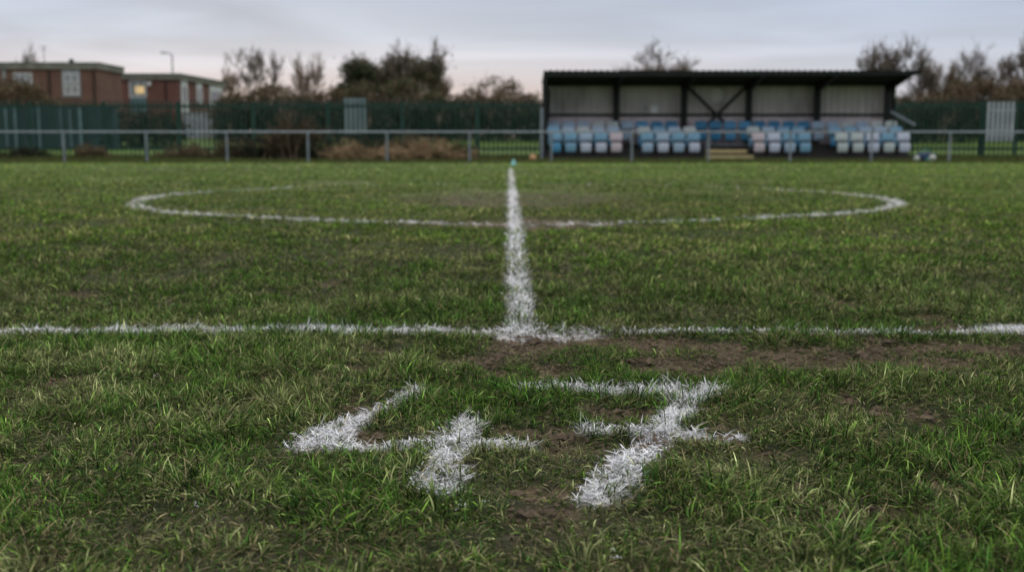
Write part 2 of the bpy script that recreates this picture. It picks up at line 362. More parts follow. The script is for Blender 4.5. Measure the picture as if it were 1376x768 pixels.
PILES = {k: Pile() for k in ('grass', 'dead_grass', 'painted_four', 'painted_seven', 'touchline', 'halfway_line', 'centre_circle', 'far_touchline')}
GREENS = np.array([[.062, .140, .020], [.046, .112, .020], [.092, .168, .026], [.030, .076, .016], [.130, .180, .050], [.22, .24, .11]])
def _hole(x, y, k):
    s = .022 if k.startswith('painted') else .028
    t = {'painted_four': .33, 'painted_seven': .35, 'halfway_line': .42, 'touchline': .26}.get(k, .30)
    if k == 'halfway_line': s = np.maximum(.03, .012 * y)
    return fbm(x / s, y / (s * 1.7), 1.0, 3, 93) + rng.normal(0, .03, np.shape(x)) > t
def sow(z0, z1, S, D0, near):
    x, y = sample(D0, z0, z1, near)
    # pull roots into tufts
    m = rng.random(len(x)) < .6
    cell = .020 * 2.0 ** np.floor(np.log2(np.maximum(1, y / 2.2)) + .6 * fbm(x, y, .3, 2, 7))
    tx = (np.floor(x / cell) + .5 + 1.0 * (_hash(np.floor(x / cell), np.floor(y / cell), 9) - .5)) * cell
    ty = (np.floor(y / cell) + .5 + 1.0 * (_hash(np.floor(x / cell) + 7, np.floor(y / cell), 19) - .5)) * cell
    pull = np.where(m, .65, 0); x = x + (tx - x) * pull; y = y + (ty - y) * pull
    md = mud(x, y); keep = rng.random(len(x)) > np.clip(md * 1.25 - .12, 0, .95)
    lush = fbm(x, y, .16, 3, 101) * .6 + fbm(x, y, .5, 3, 103) * .4
    keep &= rng.random(len(x)) < .55 + .8 * sstep(.3, .58, lush)
    x, y, md, lush = x[keep], y[keep], md[keep], lush[keep]; n = len(x); z = ground_z(x, y)
    P = paints(x, y); sc = np.maximum(1, y / near) ** .75
    tuft = _hash(np.floor(x / .03), np.floor(y / .03), 29)
    az = fbm(x, y, .09, 2, 105) * 14 + rng.normal(0, 1.1, n)
    Ln = (.016 + .036 * rng.random(n) ** 1.2) * (.6 + .8 * sstep(.3, .62, lush)) * (.72 + .45 * tuft) * (1 - .65 * np.maximum(md, .8 * mud(x, y + .10))) * (1 + .12 * (rng.random(n) < .03))
    Ln *= np.where(y > 5, .9, 1)
    lean = np.abs(rng.normal(.8, .5, n)); curl = np.abs(rng.normal(1.0, .8, n))
    w = rng.uniform(.0012, .0036, n) * sc * (1 + .25 * sstep(4, 6, y))
    gi = np.minimum(5, (np.clip(fbm(x, y, .3, 4, 107) * 1.1 + rng.normal(0, .22, n), 0, .999) * 6).astype(int))
    col = GREENS[gi] * .9 * rng.lognormal(0, .58, (n, 1)) * (.62 + .76 * fbm(x, y, 1.8, 4, 109)[:, None])
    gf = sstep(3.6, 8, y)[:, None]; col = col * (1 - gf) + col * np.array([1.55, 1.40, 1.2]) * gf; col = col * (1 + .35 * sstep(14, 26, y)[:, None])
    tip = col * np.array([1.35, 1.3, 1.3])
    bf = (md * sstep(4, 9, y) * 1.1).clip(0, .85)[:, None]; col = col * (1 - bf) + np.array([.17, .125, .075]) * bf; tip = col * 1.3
    straw = rng.random(n) < .06 + .13 * sstep(.45, .65, fbm(x, y, .4, 3, 113)) + .25 * md
    col[straw] = np.array([.33, .285, .15]) * rng.uniform(.3, 1.4, (straw.sum(), 1)); tip[straw] = col[straw]
    lean[straw] = rng.uniform(.7, 1.5, straw.sum()); curl[straw] *= .6; Ln[straw] *= 1.0
    used = np.zeros(n, bool)
    for k in P:
        edge = .010 if y.min() < 5 else .03
        hole = _hole(x, y, k)
        ins = (P[k] < rng.normal(0, edge * .5, n)) & ~used & hole & (rng.random(n) < (.93 if k.startswith('painted') else .85 if k in ('touchline', 'halfway_line') else .6))
        if k == 'touchline': ins &= ~((np.abs(x - .08) < .26) & (rng.random(n) < .8))
        if k == 'halfway_line': ins &= rng.random(n) < .55
        if ins.sum() < 3: continue
        used |= ins; q = np.where(ins)[0]
        wc = np.array([.93, .94, 1.0]) * rng.uniform(.70, 1.02, (len(q), 1))
        wt = wc.copy(); gt = rng.random(len(q)) < .10; wt[gt] = np.array([.25, .3, .15])
        wc2 = wc * np.where(rng.random((len(q), 1)) < .4, np.array([.45, .5, .38]), 1)
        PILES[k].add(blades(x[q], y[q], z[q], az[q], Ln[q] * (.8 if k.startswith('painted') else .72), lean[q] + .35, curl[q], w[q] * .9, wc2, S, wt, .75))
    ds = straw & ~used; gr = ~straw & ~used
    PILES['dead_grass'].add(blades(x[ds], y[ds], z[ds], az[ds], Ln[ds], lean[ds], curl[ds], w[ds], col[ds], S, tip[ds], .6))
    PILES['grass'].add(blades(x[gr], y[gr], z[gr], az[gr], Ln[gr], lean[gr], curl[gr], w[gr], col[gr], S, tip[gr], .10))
sow(1.12, 4.4, 4, 38000, 3.0)
sow(4.4, 9, 3, 27000, 3.0)
sow(9, 34, 2, 26000, 3.0)
# matted, trodden blades and painted thatch lying nearly flat
def mat_down(z0, z1, D0, near):
    x, y = sample(D0, z0, z1, near); P = paints(x, y); n = len(x); z = ground_z(x, y); md = mud(x, y)
    az = rng.uniform(0, 6.28, n); sc = np.maximum(1, y / near) ** .75
    Ln = rng.uniform(.010, .032, n) * np.minimum(sc, 2); lean = rng.uniform(1.05, 1.5, n); curl = rng.normal(.1, .25, n); w = rng.uniform(.0015, .0034, n) * sc
    used = np.zeros(n, bool)
    for k in P:
        ins = (P[k] < -.002 + rng.normal(0, .005, n)) & ~used & _hole(x, y, k)
        if k in ('centre_circle', 'far_touchline'): ins &= rng.random(n) < .55
        if k == 'touchline': ins &= ~((np.abs(x - .08) < .28) & (rng.random(n) < .6))
        used |= ins; q = np.where(ins)[0]
        if len(q) < 3: continue
        PILES[k].add(blades(x[q], y[q], z[q] + rng.uniform(0, .008, len(q)), az[q], Ln[q], lean[q], curl[q], w[q] * 1.0, np.array([.92, .93, 1.0]) * rng.uniform(.62, 1.02, (len(q), 1)), 3, None, .85))
    d = ~used & (rng.random(n) < .52 * (1 - .35 * md)); q = np.where(d)[0]
    c = np.where(rng.random((len(q), 1)) < .35, np.array([[.15, .125, .065]]), np.array([[.045, .075, .016]])) * rng.uniform(.35, 1.3, (len(q), 1))
    c[rng.random(len(q)) < .12] = np.array([.27, .235, .14])
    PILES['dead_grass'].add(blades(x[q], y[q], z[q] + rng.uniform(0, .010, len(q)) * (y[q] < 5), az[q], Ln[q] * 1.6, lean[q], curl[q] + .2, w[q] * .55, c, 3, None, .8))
mat_down(1.15, 30, 26000, 3.0)

o = PILES['grass'].build('grass', M_blade); tag(o, 'short ragged green grass covering the pitch', 'grass', kind='stuff')
o = PILES['dead_grass'].build('dead_grass', M_blade); tag(o, 'straw coloured dead grass blades matted between the green', 'dead grass', kind='stuff')
tag(PILES['painted_four'].build('painted_number', M_white), 'shaggy white painted numeral on the left, open topped like a 4', 'painted number')
tag(PILES['painted_seven'].build('painted_number', M_white), 'shaggy white painted crossed 7 on the right of the foreground', 'painted number')
tag(PILES['touchline'].build('touchline', M_white), 'white painted near touchline running across the whole pitch', 'pitch line')
tag(PILES['halfway_line'].build('halfway_line', M_white), 'white halfway line running straight away towards the far fence', 'pitch line')
tag(PILES['centre_circle'].build('centre_circle', M_white), 'faded white centre circle painted on the grass', 'pitch line')
tag(PILES['far_touchline'].build('far_touchline', M_white), 'faint broken far touchline in front of the rail fence', 'pitch line')

# white flecks and small crumbs of soil lying about
def crumbs(pts, name, m, label, cat, kind=None):
    mb = MB()
    GZ = ground_z(np.array([p[0] for p in pts]), np.array([p[1] for p in pts])); r = random.Random(77)
    for (gx, gy, s), gz in zip(pts, GZ):
        V = []
        for i in range(6): t = i / 6 * 6.28; V.append((gx + s * math.cos(t) * r.uniform(.6, 1.2), gy + s * math.sin(t) * r.uniform(.6, 1.2), gz + .004 + r.uniform(0, s * .3)))
        V.append((gx, gy, gz + .006 + s * r.uniform(.4, .9)))
        mb.add(V, [(i, (i + 1) % 6, 6) for i in range(6)] + [(5, 4, 3, 2, 1, 0)])
    return tag(mb.build(name, m), label, cat, kind=kind)
M_fleck = mat('dried_paint_fleck', (.72, .72, .76), .7, 0, .12, 60)
fl = []
for px, py, s in ((620, 682, .004), (822, 750, .004), (262, 680, .0025), (208, 507, .003), (650, 676, .002)):
    x, y = G(px, py); fl += [(x + random.gauss(0, 1.5) * s, y + random.gauss(0, 3) * s, s * random.uniform(.3, 1)) for _ in range(7)]
crumbs(fl, 'paint_flecks', M_fleck, 'stray white paint flecks spattered on the grass around the numbers', 'paint flecks', 'stuff')
M_clod = mat('soil_clod', (.10, .072, .050), .95, 0, .5, 60, .5, 120)
pts = []
while len(pts) < 5500:
    yy = 1.3 + rng.random(20000) ** .7 * 3.4; xx = rng.uniform(-1, 1, 20000) * (.47 * yy + .4)
    ok = mud(xx, yy) > .40 + rng.random(20000) * .4
    pts += [(float(a_), float(b_), random.uniform(.002, .008) * (2.2 if random.random() < .07 else 1)) for a_, b_ in zip(xx[ok], yy[ok])]
pts = pts[:6000]
crumbs(pts, 'soil_crumbs', M_clod, 'crumbled soil and stud churned clods on the bare mud', 'soil', 'stuff')

# ------------------------------------------------------------------ rail fence round the pitch
RY = 35.0; RZ = H(688, 177.5, RY)[1]
f = thing('rail_fence', 'pale galvanised tubular rail fence along the far side of the pitch', 'fence', (0, RY, 0))
pxs = [-130, -24, 86, 197, 305, 414, 520, 631, 741, 849, 952, 1062, 1171, 1276, 1382, 1490]
pp = [H(p, 200, RY)[0] for p in pxs]
for q in pp: MB().tube((q, 0, -.1), (q, 0, RZ - .02), .036, n=12).tube((q, 0, RZ - .06), (q, 0, RZ - .028), .05, n=12).build('post', M_galv, f, smooth=False)
for a_, b_ in zip(pp[:-1], pp[1:]): MB().tube((a_ + .002, 0, RZ), (b_ - .002, 0, RZ), .030, n=12).build('rail', M_galv, f)
x, zt = H(728, 146, 41.2)
t = thing('tall_post', 'tall pale grey steel post at the left end of the stand', 'post', (x, 41.2, 0))
MB().tube((0, 0, -.1), (0, 0, zt), .055, n=12).build('shaft', M_galv, t); MB().tube((0, 0, zt), (0, 0, zt + .03), .06, .03, n=12).build('cap', M_galv, t)

# ------------------------------------------------------------------ palisade fences
PY = 47.5
def palisade(px0, px1, label):
    x0, x1 = H(px0, 200, PY)[0], H(px1, 200, PY)[0]; zt = H(688, 134, PY)[1]; zb = .05
    t = thing('palisade_fence', label, 'fence', (x0, PY, 0)); W = x1 - x0; nb = max(1, round(W / 3.4)); bw = W / nb
    for i in range(nb + 1):
        MB().box(i * bw - .085, i * bw + .085, .03, .16, -.2, zt - .1).build('post', M_pal, t)
        if i == nb: break
        mb = MB(); k = 0; u = i * bw + .14
        while u < (i + 1) * bw - .10:
            # W-section pale with a split pointed head
            a, tt = .043, .014
            mb.add([(u - a, 0, zb), (u - a * .35, -tt, zb), (u + a * .35, -tt, zb), (u + a, 0, zb), (u - a, 0, zt - .1), (u - a * .35, -tt, zt - .03), (u, -tt, zt - .07), (u + a * .35, -tt, zt - .03), (u + a, 0, zt - .1), (u - a * .7, -.01, zt), (u + a * .7, -.01, zt)],
                   [(0, 1, 5, 4), (1, 2, 7, 6, 5), (2, 3, 8, 7), (4, 5, 9), (7, 8, 10)])
            u += .20
        mb.build('pale_panel', M_pal, t)
        for zz in (.38, zt - .28): MB().box(i * bw + .088, (i + 1) * bw - .088, .014, .064, zz - .055, zz + .055).build('rail', M_pal, t)
    return t
palisade(-160, 740, 'dark green palisade fence left of the stand')
palisade(1198, 1560, 'dark green palisade fence right of the stand')

# ------------------------------------------------------------------ the stand
SY = 42.0; SX0 = H(735, 200, 42.6)[0]; SX1 = H(1196, 200, 44.9)[0]
st = thing('grandstand', 'small dark roofed football stand with rows of faded blue seats', 'stand', (0, SY, 0))
WY = 2.9      # back wall behind the front edge
zf = H(688, 96, SY - .1)[1]; zb = H(688, 113.5, SY + WY)[1]
# back wall of box-profile sheet
mb = MB(); u = SX0; pr = []
while u < SX1: pr += [(u, 0), (u + .16, 0), (u + .19, .05), (u + .25, .05)]; u += .28
pr = [(min(a, SX1), b) for a, b in pr]; V = []; F = []
for a, b_ in pr: V += [(a, WY - b_, 1.62), (a, WY - b_, zb + .05)]
for i in range(len(pr) - 1): F.append((2 * i, 2 * i + 2, 2 * i + 3, 2 * i + 1))
mb.add(V, F).build('wall_sheet', M_wall, st)
MB().box(SX0, SX1, WY + .02, WY + .14, 0, 1.62).build('low_wall', M_wall2, st)
zr = H(688, 154.5, SY + WY)[1]
MB().box(SX0, SX1, WY - .10, WY - .04, zr - .05, zr + .05).build('wall_rail', M_dark, st)
MB().box(SX0 - .05, SX0, 1.35, WY, 0, zb - .1).build('side_sheet', M_dark, st)
MB().box(SX1, SX1 + .05, 2.64, WY, 0, zb - .1).build('side_sheet', M_dark, st)
# roof: corrugated sheet rising to the front
RX0, RX1 = H(731, 95, SY - .1)[0], H(1240, 95, SY - .1)[0]; V = []; F = []; k = 0; nn = int((RX1 - RX0) / .06)
for i in range(nn + 1):
    x = RX0 + (RX1 - RX0) * i / nn; wv = .028 * math.cos(i * math.pi / 2)
    V += [(x, -.1, zf + wv + .03), (x, WY + .35, zb + wv + .02)]
for i in range(nn): F.append((2 * i, 2 * i + 2, 2 * i + 3, 2 * i + 1))
new_mesh('roof', V, F, M_roof, st)
def roofz(y): return zf + (zb - zf) * (y + .1) / (WY + .45)
mb = MB(); xa, xb = RX0 + .05, H(1196, 112, SY + .8)[0]
zl = H(688, 110, SY + .3)[1]
mb.add([(RX0 + .03, -.04, zf - .19), (RX1 - .05, -.04, zf - .13), (RX1 - .05, -.04, zf - .02), (RX0 + .03, -.04, zf - .02), (RX0 + .03, 0, zf - .19), (RX1 - .05, 0, zf - .13), (RX1 - .05, 0, zf - .02), (RX0 + .03, 0, zf - .02)],
       [(0, 1, 2, 3), (7, 6, 5, 4), (0, 4, 5, 1), (1, 5, 6, 2), (2, 6, 7, 3), (3, 7, 4, 0)]).build('fascia', M_roof, st)
for yy in (.7, 1.5, 2.3): MB().box(RX0 + .1, RX1 - .4, yy, yy + .08, roofz(yy) - .19, roofz(yy) - .04).build('purlin', M_dark, st)
postx = [H(p, 150, SY + 2.55)[0] for p in (733, 828, 919, 1006, 1098, 1192)]
for q in postx:
    MB().box(q - .13, q + .13, 2.48, 2.62, 0, roofz(2.5) - .04).build('post', M_dark, st)
    V = [(q - .07, 0, roofz(0) - .04), (q - .07, 0, roofz(0) - .15), (q - .07, 2.45, zb - .30), (q - .07, 2.45, roofz(2.45) - .04)]
    V += [(v[0] + .14, v[1], v[2]) for v in V]
    MB().add(V, [(0, 1, 2, 3), (7, 6, 5, 4), (0, 4, 5, 1), (1, 5, 6, 2), (2, 6, 7, 3), (3, 7, 4, 0)]).build('rafter', M_dark, st)
by = 2.43
for A, B, yo in (((924, 117), (985, 176), 0), ((1002, 117), (941, 176), .045)):
    a_, b_ = H(*A, SY + by), H(*B, SY + by)
    MB().bar((a_[0], by - yo, a_[1]), (b_[0], by - yo, b_[1]), .13, .04).build('cross_brace', M_dark, st)
a_, b_ = H(828, 160, SY + by), H(842, 182, SY + by)
MB().bar((a_[0], by, a_[1]), (b_[0], by, b_[1]), .12, .05).build('foot_brace', M_dark, st)
# terraces
seatY = (.25, 1.0, 1.75); tierZ = (.14, .37, .60)
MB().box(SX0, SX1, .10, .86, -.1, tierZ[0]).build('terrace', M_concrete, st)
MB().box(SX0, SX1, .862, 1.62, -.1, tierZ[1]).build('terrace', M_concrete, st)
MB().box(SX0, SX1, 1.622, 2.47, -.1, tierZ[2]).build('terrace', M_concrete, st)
def panel(w, h, t, curve, lean, round_=.3, n=12):
    """rounded, dished shell panel; origin bottom centre, faces -y"""
    mb = MB(); V = []; rows = 5
    for side in (0, 1):
        for i in range(n + 1):
            u = -1 + 2 * i / n; e = max(0, (abs(u) - (1 - round_)) / round_); cut = h * .22 * (1 - math.sqrt(max(0, 1 - e * e * .96)))
            for j in range(rows + 1):
                v = j / rows; z = cut * .7 + (h - cut * 1.7) * v
                V.append((u * w / 2, curve * (u * u) * -1 + (t if side else 0) + lean * z - .02 * math.sin(v * math.pi), z))
    s = (n + 1) * (rows + 1); F = []; r = rows + 1
    for i in range(n):
        for j in range(rows):
            a = i * r + j; F.append((a, a + r, a + r + 1, a + 1)); F.append((s + a, s + a + 1, s + a + r + 1, s + a + r))
        a = i * r; F.append((a, s + a, s + a + r, a + r)); a = i * r + rows; F.append((a, a + r, s + a + r, s + a))
    for j in range(rows):
        F.append((j, j + 1, s + j + 1, s + j)); a = n * r + j; F.append((a, s + a, s + a + 1, a + 1))
    return mb.add(V, F)
def seat_mat(nm, c): return mat(nm, c, .55, 0, .18, 2.5, 0, 30, (1, 1, 1), tuple(.62 * v + .08 for v in c), 6)
SM = {'light blue': seat_mat('seat_light_blue', (.15, .31, .46)), 'faded blue': seat_mat('seat_faded_blue', (.29, .40, .54)), 'pale lilac': seat_mat('seat_pale_lilac', (.45, .50, .64)),
      'faded pink': seat_mat('seat_faded_pink', (.50, .44, .50)), 'dark blue': seat_mat('seat_dark_blue', (.02, .17, .34)), 'teal blue': seat_mat('seat_teal_blue', (.06, .25, .46)), 'bleached grey': seat_mat('seat_bleached_grey', (.42, .48, .50))}
cache = {}
def seat(x, row, cback, cpan):
    y, z = seatY[row], tierZ[row]
    s = bpy.data.objects.new('seat', None); COL.objects.link(s); s.parent = st; s.location = (x, y, z); s.rotation_euler.z = random.gauss(0, .012)
    s['label'] = f'{cback} plastic tip-up seat' if cback == cpan else f'plastic tip-up seat with {cback} back and {cpan} pan'
    for nm, c, w, h, lean, loc in (('backrest', cback, .485, .36, .10, (0, .20, .53)), ('seat_pan', cpan, .41, .37, -.10, (0, .02, .12))):
        key = (nm, c)
        if key not in cache: cache[key] = panel(w, h, .03, .05 if nm == 'backrest' else .03, lean).build(nm, SM[c], s, loc, True)
        else:
            o = cache[key].copy(); COL.objects.link(o); o.parent = s
    if 'br' not in cache:
        mb = MB(); mb.box(-.03, .03, .10, .14, 0, .14).box(-.03, .03, .075, .12, .14, .58).box(-.2, .2, .14, .18, .46, .56); cache['br'] = mb.build('bracket', M_dark, s)
    else: o = cache['br'].copy(); COL.objects.link(o); o.parent = s
pitch = 20.6 / FPX * (SY + .25)
F_blocks = [([746.5 + 20.4 * i for i in range(5)], ['teal blue', 'light blue', 'pale lilac', 'pale lilac', 'faded pink']),
            ([870 + 21 * i for i in range(4)], ['faded blue', 'pale lilac', 'faded blue', 'pale lilac']),
            ([1020 + 20.6 * i for i in range(4)], ['faded pink', 'pale lilac', 'faded blue', 'light blue']),
            ([1132 + 20.8 * i for i in range(5)], ['bleached grey', 'bleached grey', 'pale lilac', 'bleached grey', 'pale lilac'])]
rs = random.Random(3)
for bi, (pl, cs) in enumerate(F_blocks):
    for i, p in enumerate(pl):
        x = H(p, 190, SY + .3)[0]; c = cs[i]
        bk = {'pale lilac': rs.choice(['pale lilac', 'faded blue', 'light blue']), 'teal blue': 'light blue', 'faded blue': 'light blue', 'bleached grey': rs.choice(['bleached grey', 'light blue'])}.get(c, c)
        seat(x, 0, bk, c)
        seat(x - .05, 1, rs.choice(['faded blue', 'bleached grey', 'light blue', 'faded blue']), rs.choice(['teal blue', 'light blue']))
x = SX0 + .32
while x < SX1 - .2:
    pxx = 688 + FPX * x / (SY + 1.95)
    c = 'dark blue' if 862 < pxx < 1075 and rs.random() < .8 else ('teal blue' if 850 < pxx < 1085 else rs.choice(['faded blue', 'light blue', 'teal blue', 'faded blue', 'bleached grey']))
    c2 = c if c != 'dark blue' or rs.random() < .7 else 'teal blue'
    if min(abs(x - q) for q in postx[1:-1]) > .02: seat(x, 2, c, c2)
    x += .585
# signs on the back wall
x, z = H(963, 128, SY + WY - .06); V = [(.26 * math.cos(t * math.pi / 12), 0, .32 * math.sin(t * math.pi / 12)) for t in range(24)]
V += [(v[0], .02, v[2]) for v in V]
s = MB().add(V, [tuple(range(24))] + [(i, i + 24, (i + 1) % 24 + 24, (i + 1) % 24) for i in range(24)]).build('oval_sign', mat('oval_grey_sign', (.62, .62, .62), .6, 0, .2, 5), None, (x, SY + WY - .06, z)); tag(s, 'pale oval sign high on the stand wall above the crossed braces', 'sign')
x, z = H(879, 147, SY + WY - .06); s = MB().box(-.15, .15, 0, .02, -.15, .15).build('notice', M_sign, None, (x, SY + WY - .07, z)); tag(s, 'small white notice on the stand wall, right of its smaller neighbour', 'sign')
x, z = H(867, 146, SY + WY - .06); s = MB().box(-.09, .09, 0, .02, -.11, .11).build('notice', mat('faded_notice', (.42, .42, .44), .6, 0, .1, 4), None, (x, SY + WY - .07, z)); tag(s, 'smaller faded notice just left of the white notice', 'sign')
# timber steps
x0, x1 = H(948, 210, SY - .4)[0], H(1010, 210, SY - .4)[0]
t = thing('wooden_steps', 'weathered yellowish timber steps up to the middle of the stand', 'steps', ((x0 + x1) / 2, SY - .4, 0)); W = (x1 - x0) / 2
MB().box(-W, W, -.35, .05, .02, .17).build('step_board', M_wood, t)
MB().box(-W * .9, W * .8, .06, .44, .25, .37).build('step_board', M_wood, t)
MB().box(-W * .7, W * .95, -.15, .44, -.05, .015).box(-W * .85, -W * .78, .1, .40, .0, .25).box(W * .7, W * .77, .1, .40, .0, .25).build('bearer', M_dark, t)
# aisle rails of the stand's centre section
ga = MB(); ax0, ax1 = H(948, 200, SY + .9)[0], H(1008, 200, SY + .9)[0]; ga.tube((ax0, 1.0, .55), (ax1, 1.0, .55), .02).tube((ax0, 1.0, .37), (ax0, 1.0, .55), .02).tube((ax1, 1.0, .37), (ax1, 1.0, .55), .02).build('guard_rail', M_galv, st)
# slanted handrail right of the stand
A, B = H(1197, 150, 43.5), H(1230, 168, 43.5)
t = thing('handrail', 'slanting galvanised handrail at the right end of the stand', 'handrail', (A[0], 43.5, 0)); dx = B[0] - A[0]
MB().bar((0, 0, A[1]), (dx, 0, B[1]), .10, .05).build('rail', M_galv, t)
for q, h in ((.12, A[1] - .08), (dx - .1, B[1] + .02)): MB().tube((q, .04, 0), (q, .04, h), .02).build('post', M_dark, t)

# ------------------------------------------------------------------ kit bag and balls by the right end of the stand
def football(px, py, Yd, r, m, label, pent=True):
    x, z = H(px, py, Yd); g0 = float(ground_z(x, Yd)); t = thing('ball', label, 'ball', (x, Yd, g0 + r))
    MB().ball((0, 0, 0), r, 20, 14).build('shell', m, t, smooth=True)
    if pent:
        mb = MB(); ph = (1 + 5 ** .5) / 2
        for v in [(0, a, b * ph) for a in (1, -1) for b in (1, -1)] + [(a, b * ph, 0) for a in (1, -1) for b in (1, -1)] + [(a * ph, 0, b) for a in (1, -1) for b in (1, -1)]:
            d = np.array(v, float); d /= np.linalg.norm(d); a_ = np.cross(d, (.3, .5, .81)); a_ /= np.linalg.norm(a_); b_ = np.cross(d, a_)
            V = [(d * .93 + .36 * (math.cos(k * 1.2566) * a_ + math.sin(k * 1.2566) * b_)) for k in range(5)]
            V = [w_ / np.linalg.norm(w_) * r * 1.006 for w_ in V] + [d * r * 1.012]
            mb.add(V, [(k, (k + 1) % 5, 5) for k in range(5)])
        mb.build('patch', M_dark, t)
    return t
M_ballw = mat('scuffed_white_leather', (.40, .43, .40), .6, 0, .25, 12)
football(1232, 213, 36.6, .10, M_ballw, 'white football at the left end of the navy kit bag')
football(1253, 212, 36.4, .12, M_ballw, 'white football at the right end of the navy kit bag')
x, _ = H(1243, 212, 36.9)
t = thing('kit_bag', 'navy and teal kit bag lying on the grass between two footballs', 'bag', (x, 36.9, 0), .2)
M_navy = mat('navy_nylon', (.015, .03, .07), .7, 0, .3, 10); M_tl = mat('teal_nylon', (.03, .22, .24), .6, 0, .2, 10)
V = []; F = []; ns, nr = 9, 12
for i in range(ns):
    u = -1 + 2 * i / (ns - 1); rr = .17 * (1 - .25 * abs(u) ** 3)
    for k in range(nr):
        a_ = 2 * math.pi * k / nr; V.append((u * .30, rr * 1.1 * math.cos(a_), max(.0, .15 + rr * (1 + .12 * math.sin(u * 7)) * math.sin(a_))))
for i in range(ns - 1):
    for k in range(nr): F.append((i * nr + k, i * nr + (k + 1) % nr, (i + 1) * nr + (k + 1) % nr, (i + 1) * nr + k))
F += [tuple(range(nr))[::-1], tuple(range((ns - 1) * nr, ns * nr))]
MB().add(V, F).build('body', M_navy, t, smooth=True)
MB().box(-.10, .16, -.205, -.19, .03, .14).build('side_pocket', M_tl, t)
MB().path([(-.15, -.02, .30), (-.12, -.04, .38), (0, -.05, .42), (.12, -.04, .38), (.15, -.02, .30)], .012, 6).build('handle', M_tl, t)
football(716, 213, 37.5, .12, mat('tan_leather', (.42, .24, .13), .7, 0, .3, 8), 'small tan ball in the grass left of the stand', False)
x, y = G(690, 221); x = H(690, 219, 30.5)[0]
t = thing('marker_cone', 'small pale blue marker standing where the halfway line ends', 'marker', (x, 30.5, float(ground_z(x, 30.5))))
Mc = mat('pale_blue_plastic', (.22, .48, .50), .5, 0, .1, 5)
MB().tube((0, 0, 0), (0, 0, .018), .105, .10, 20).build('base', Mc, t)
MB().tube((0, 0, .018), (0, 0, .16), .075, .028, 20).build('cone', Mc, t)

# ------------------------------------------------------------------ vegetation
def tubes(segs, n=4):
    A = np.array([s[0] for s in segs]); B = np.array([s[1] for s in segs]); r0 = np.array([s[2] for s in segs]); r1 = np.array([s[3] for s in segs])
    d = B - A; d /= np.linalg.norm(d, axis=1)[:, None] + 1e-9
    ref = np.where(np.abs(d[:, 2:3]) < .9, np.array([[0, 0, 1.]]), np.array([[1., 0, 0]])); a = np.cross(d, ref); a /= np.linalg.norm(a, axis=1)[:, None]; b_ = np.cross(d, a)
    V = np.zeros((len(segs), 2 * n, 3), np.float32)
    for k in range(n):
        t = 2 * math.pi * k / n; o = math.cos(t) * a + math.sin(t) * b_
        V[:, k] = A + r0[:, None] * o; V[:, n + k] = B + r1[:, None] * o
    lp = []
    for k in range(n): lp += [k, (k + 1) % n, n + (k + 1) % n, n + k]
    lv = (np.arange(len(segs))[:, None] * 2 * n + np.array(lp)[None]).ravel(); nf = len(segs) * n
    return V.reshape(-1, 3), (lv, np.arange(nf) * 4, np.full(nf, 4))
def grow(r, p, d, L, rad, depth, out, up=.25, kids=(3, 5), spread=.65, minr=.008, shrink=.68):
    nseg = 4 if depth > 1 else 3; p = np.array(p, float); d = np.array(d, float); pts = [p]
    rs_ = [rad * (1 - .55 * i / nseg) for i in range(nseg + 1)]
    for i in range(nseg):
        d = d + np.array([r.gauss(0, .14), r.gauss(0, .14), r.gauss(0, .08) + up * .12]); d /= np.linalg.norm(d)
        p = p + d * L / nseg; pts.append(p); out.append((pts[-2], pts[-1], max(rs_[i], minr), max(rs_[i + 1], minr), depth))
    if depth == 0: return
    for k in range(r.randint(*kids)):
        t = r.uniform(.3, 1.0); i = min(nseg - 1, int(t * nseg)); q = pts[i] + (pts[i + 1] - pts[i]) * (t * nseg - i)
        a = r.uniform(0, 6.283); s = spread * r.uniform(.6, 1.3)
        nd = d + s * np.array([math.cos(a), math.sin(a), r.uniform(-.3, .5)]) + np.array([0, 0, up * .5]); nd /= np.linalg.norm(nd)
        grow(r, q, nd, L * shrink * r.uniform(.7, 1.15), max(rs_[i] * .6, minr), depth - 1, out, up, kids, spread, minr, shrink)
def leaves(cs, n_each, rad, size, cols, r):
    cs = np.array(cs); n = len(cs) * n_each
    c = np.repeat(cs, n_each, 0) + r.normal(0, 1, (n, 3)) * rad * np.array([1, 1, .8])
    a = r.normal(0, 1, (n, 3)); a /= np.linalg.norm(a, axis=1)[:, None]; b_ = np.cross(a, r.normal(0, 1, (n, 3))); b_ /= np.linalg.norm(b_, axis=1)[:, None]
    s = size * r.uniform(.5, 1.3, (n, 1)); V = np.stack([c - a * s, c - b_ * s * .5, c + a * s, c + b_ * s * .5], 1).reshape(-1, 3)
    cc = np.repeat(np.repeat(r.uniform(.5, 1.3, (len(cs), 1)), n_each, 0) * cols[r.integers(0, len(cols), n)] * r.uniform(.7, 1.25, (n, 1)), 4, 0)
    return V, (np.arange(4 * n), np.arange(n) * 4, np.full(n, 4)), cc
IVY = np.array([[.045, .075, .030], [.06, .085, .035], [.035, .055, .025], [.09, .09, .045]])
BRN = np.array([[.14, .10, .062], [.10, .078, .05], [.17, .125, .075], [.085, .08, .045]])
DGR = np.array([[.02, .034, .02], [.028, .036, .022], [.04, .036, .024], [.017, .028, .019]])
DRY = np.array([[.32, .22, .14], [.24, .165, .10], [.38, .27, .17], [.16, .13, .07]])
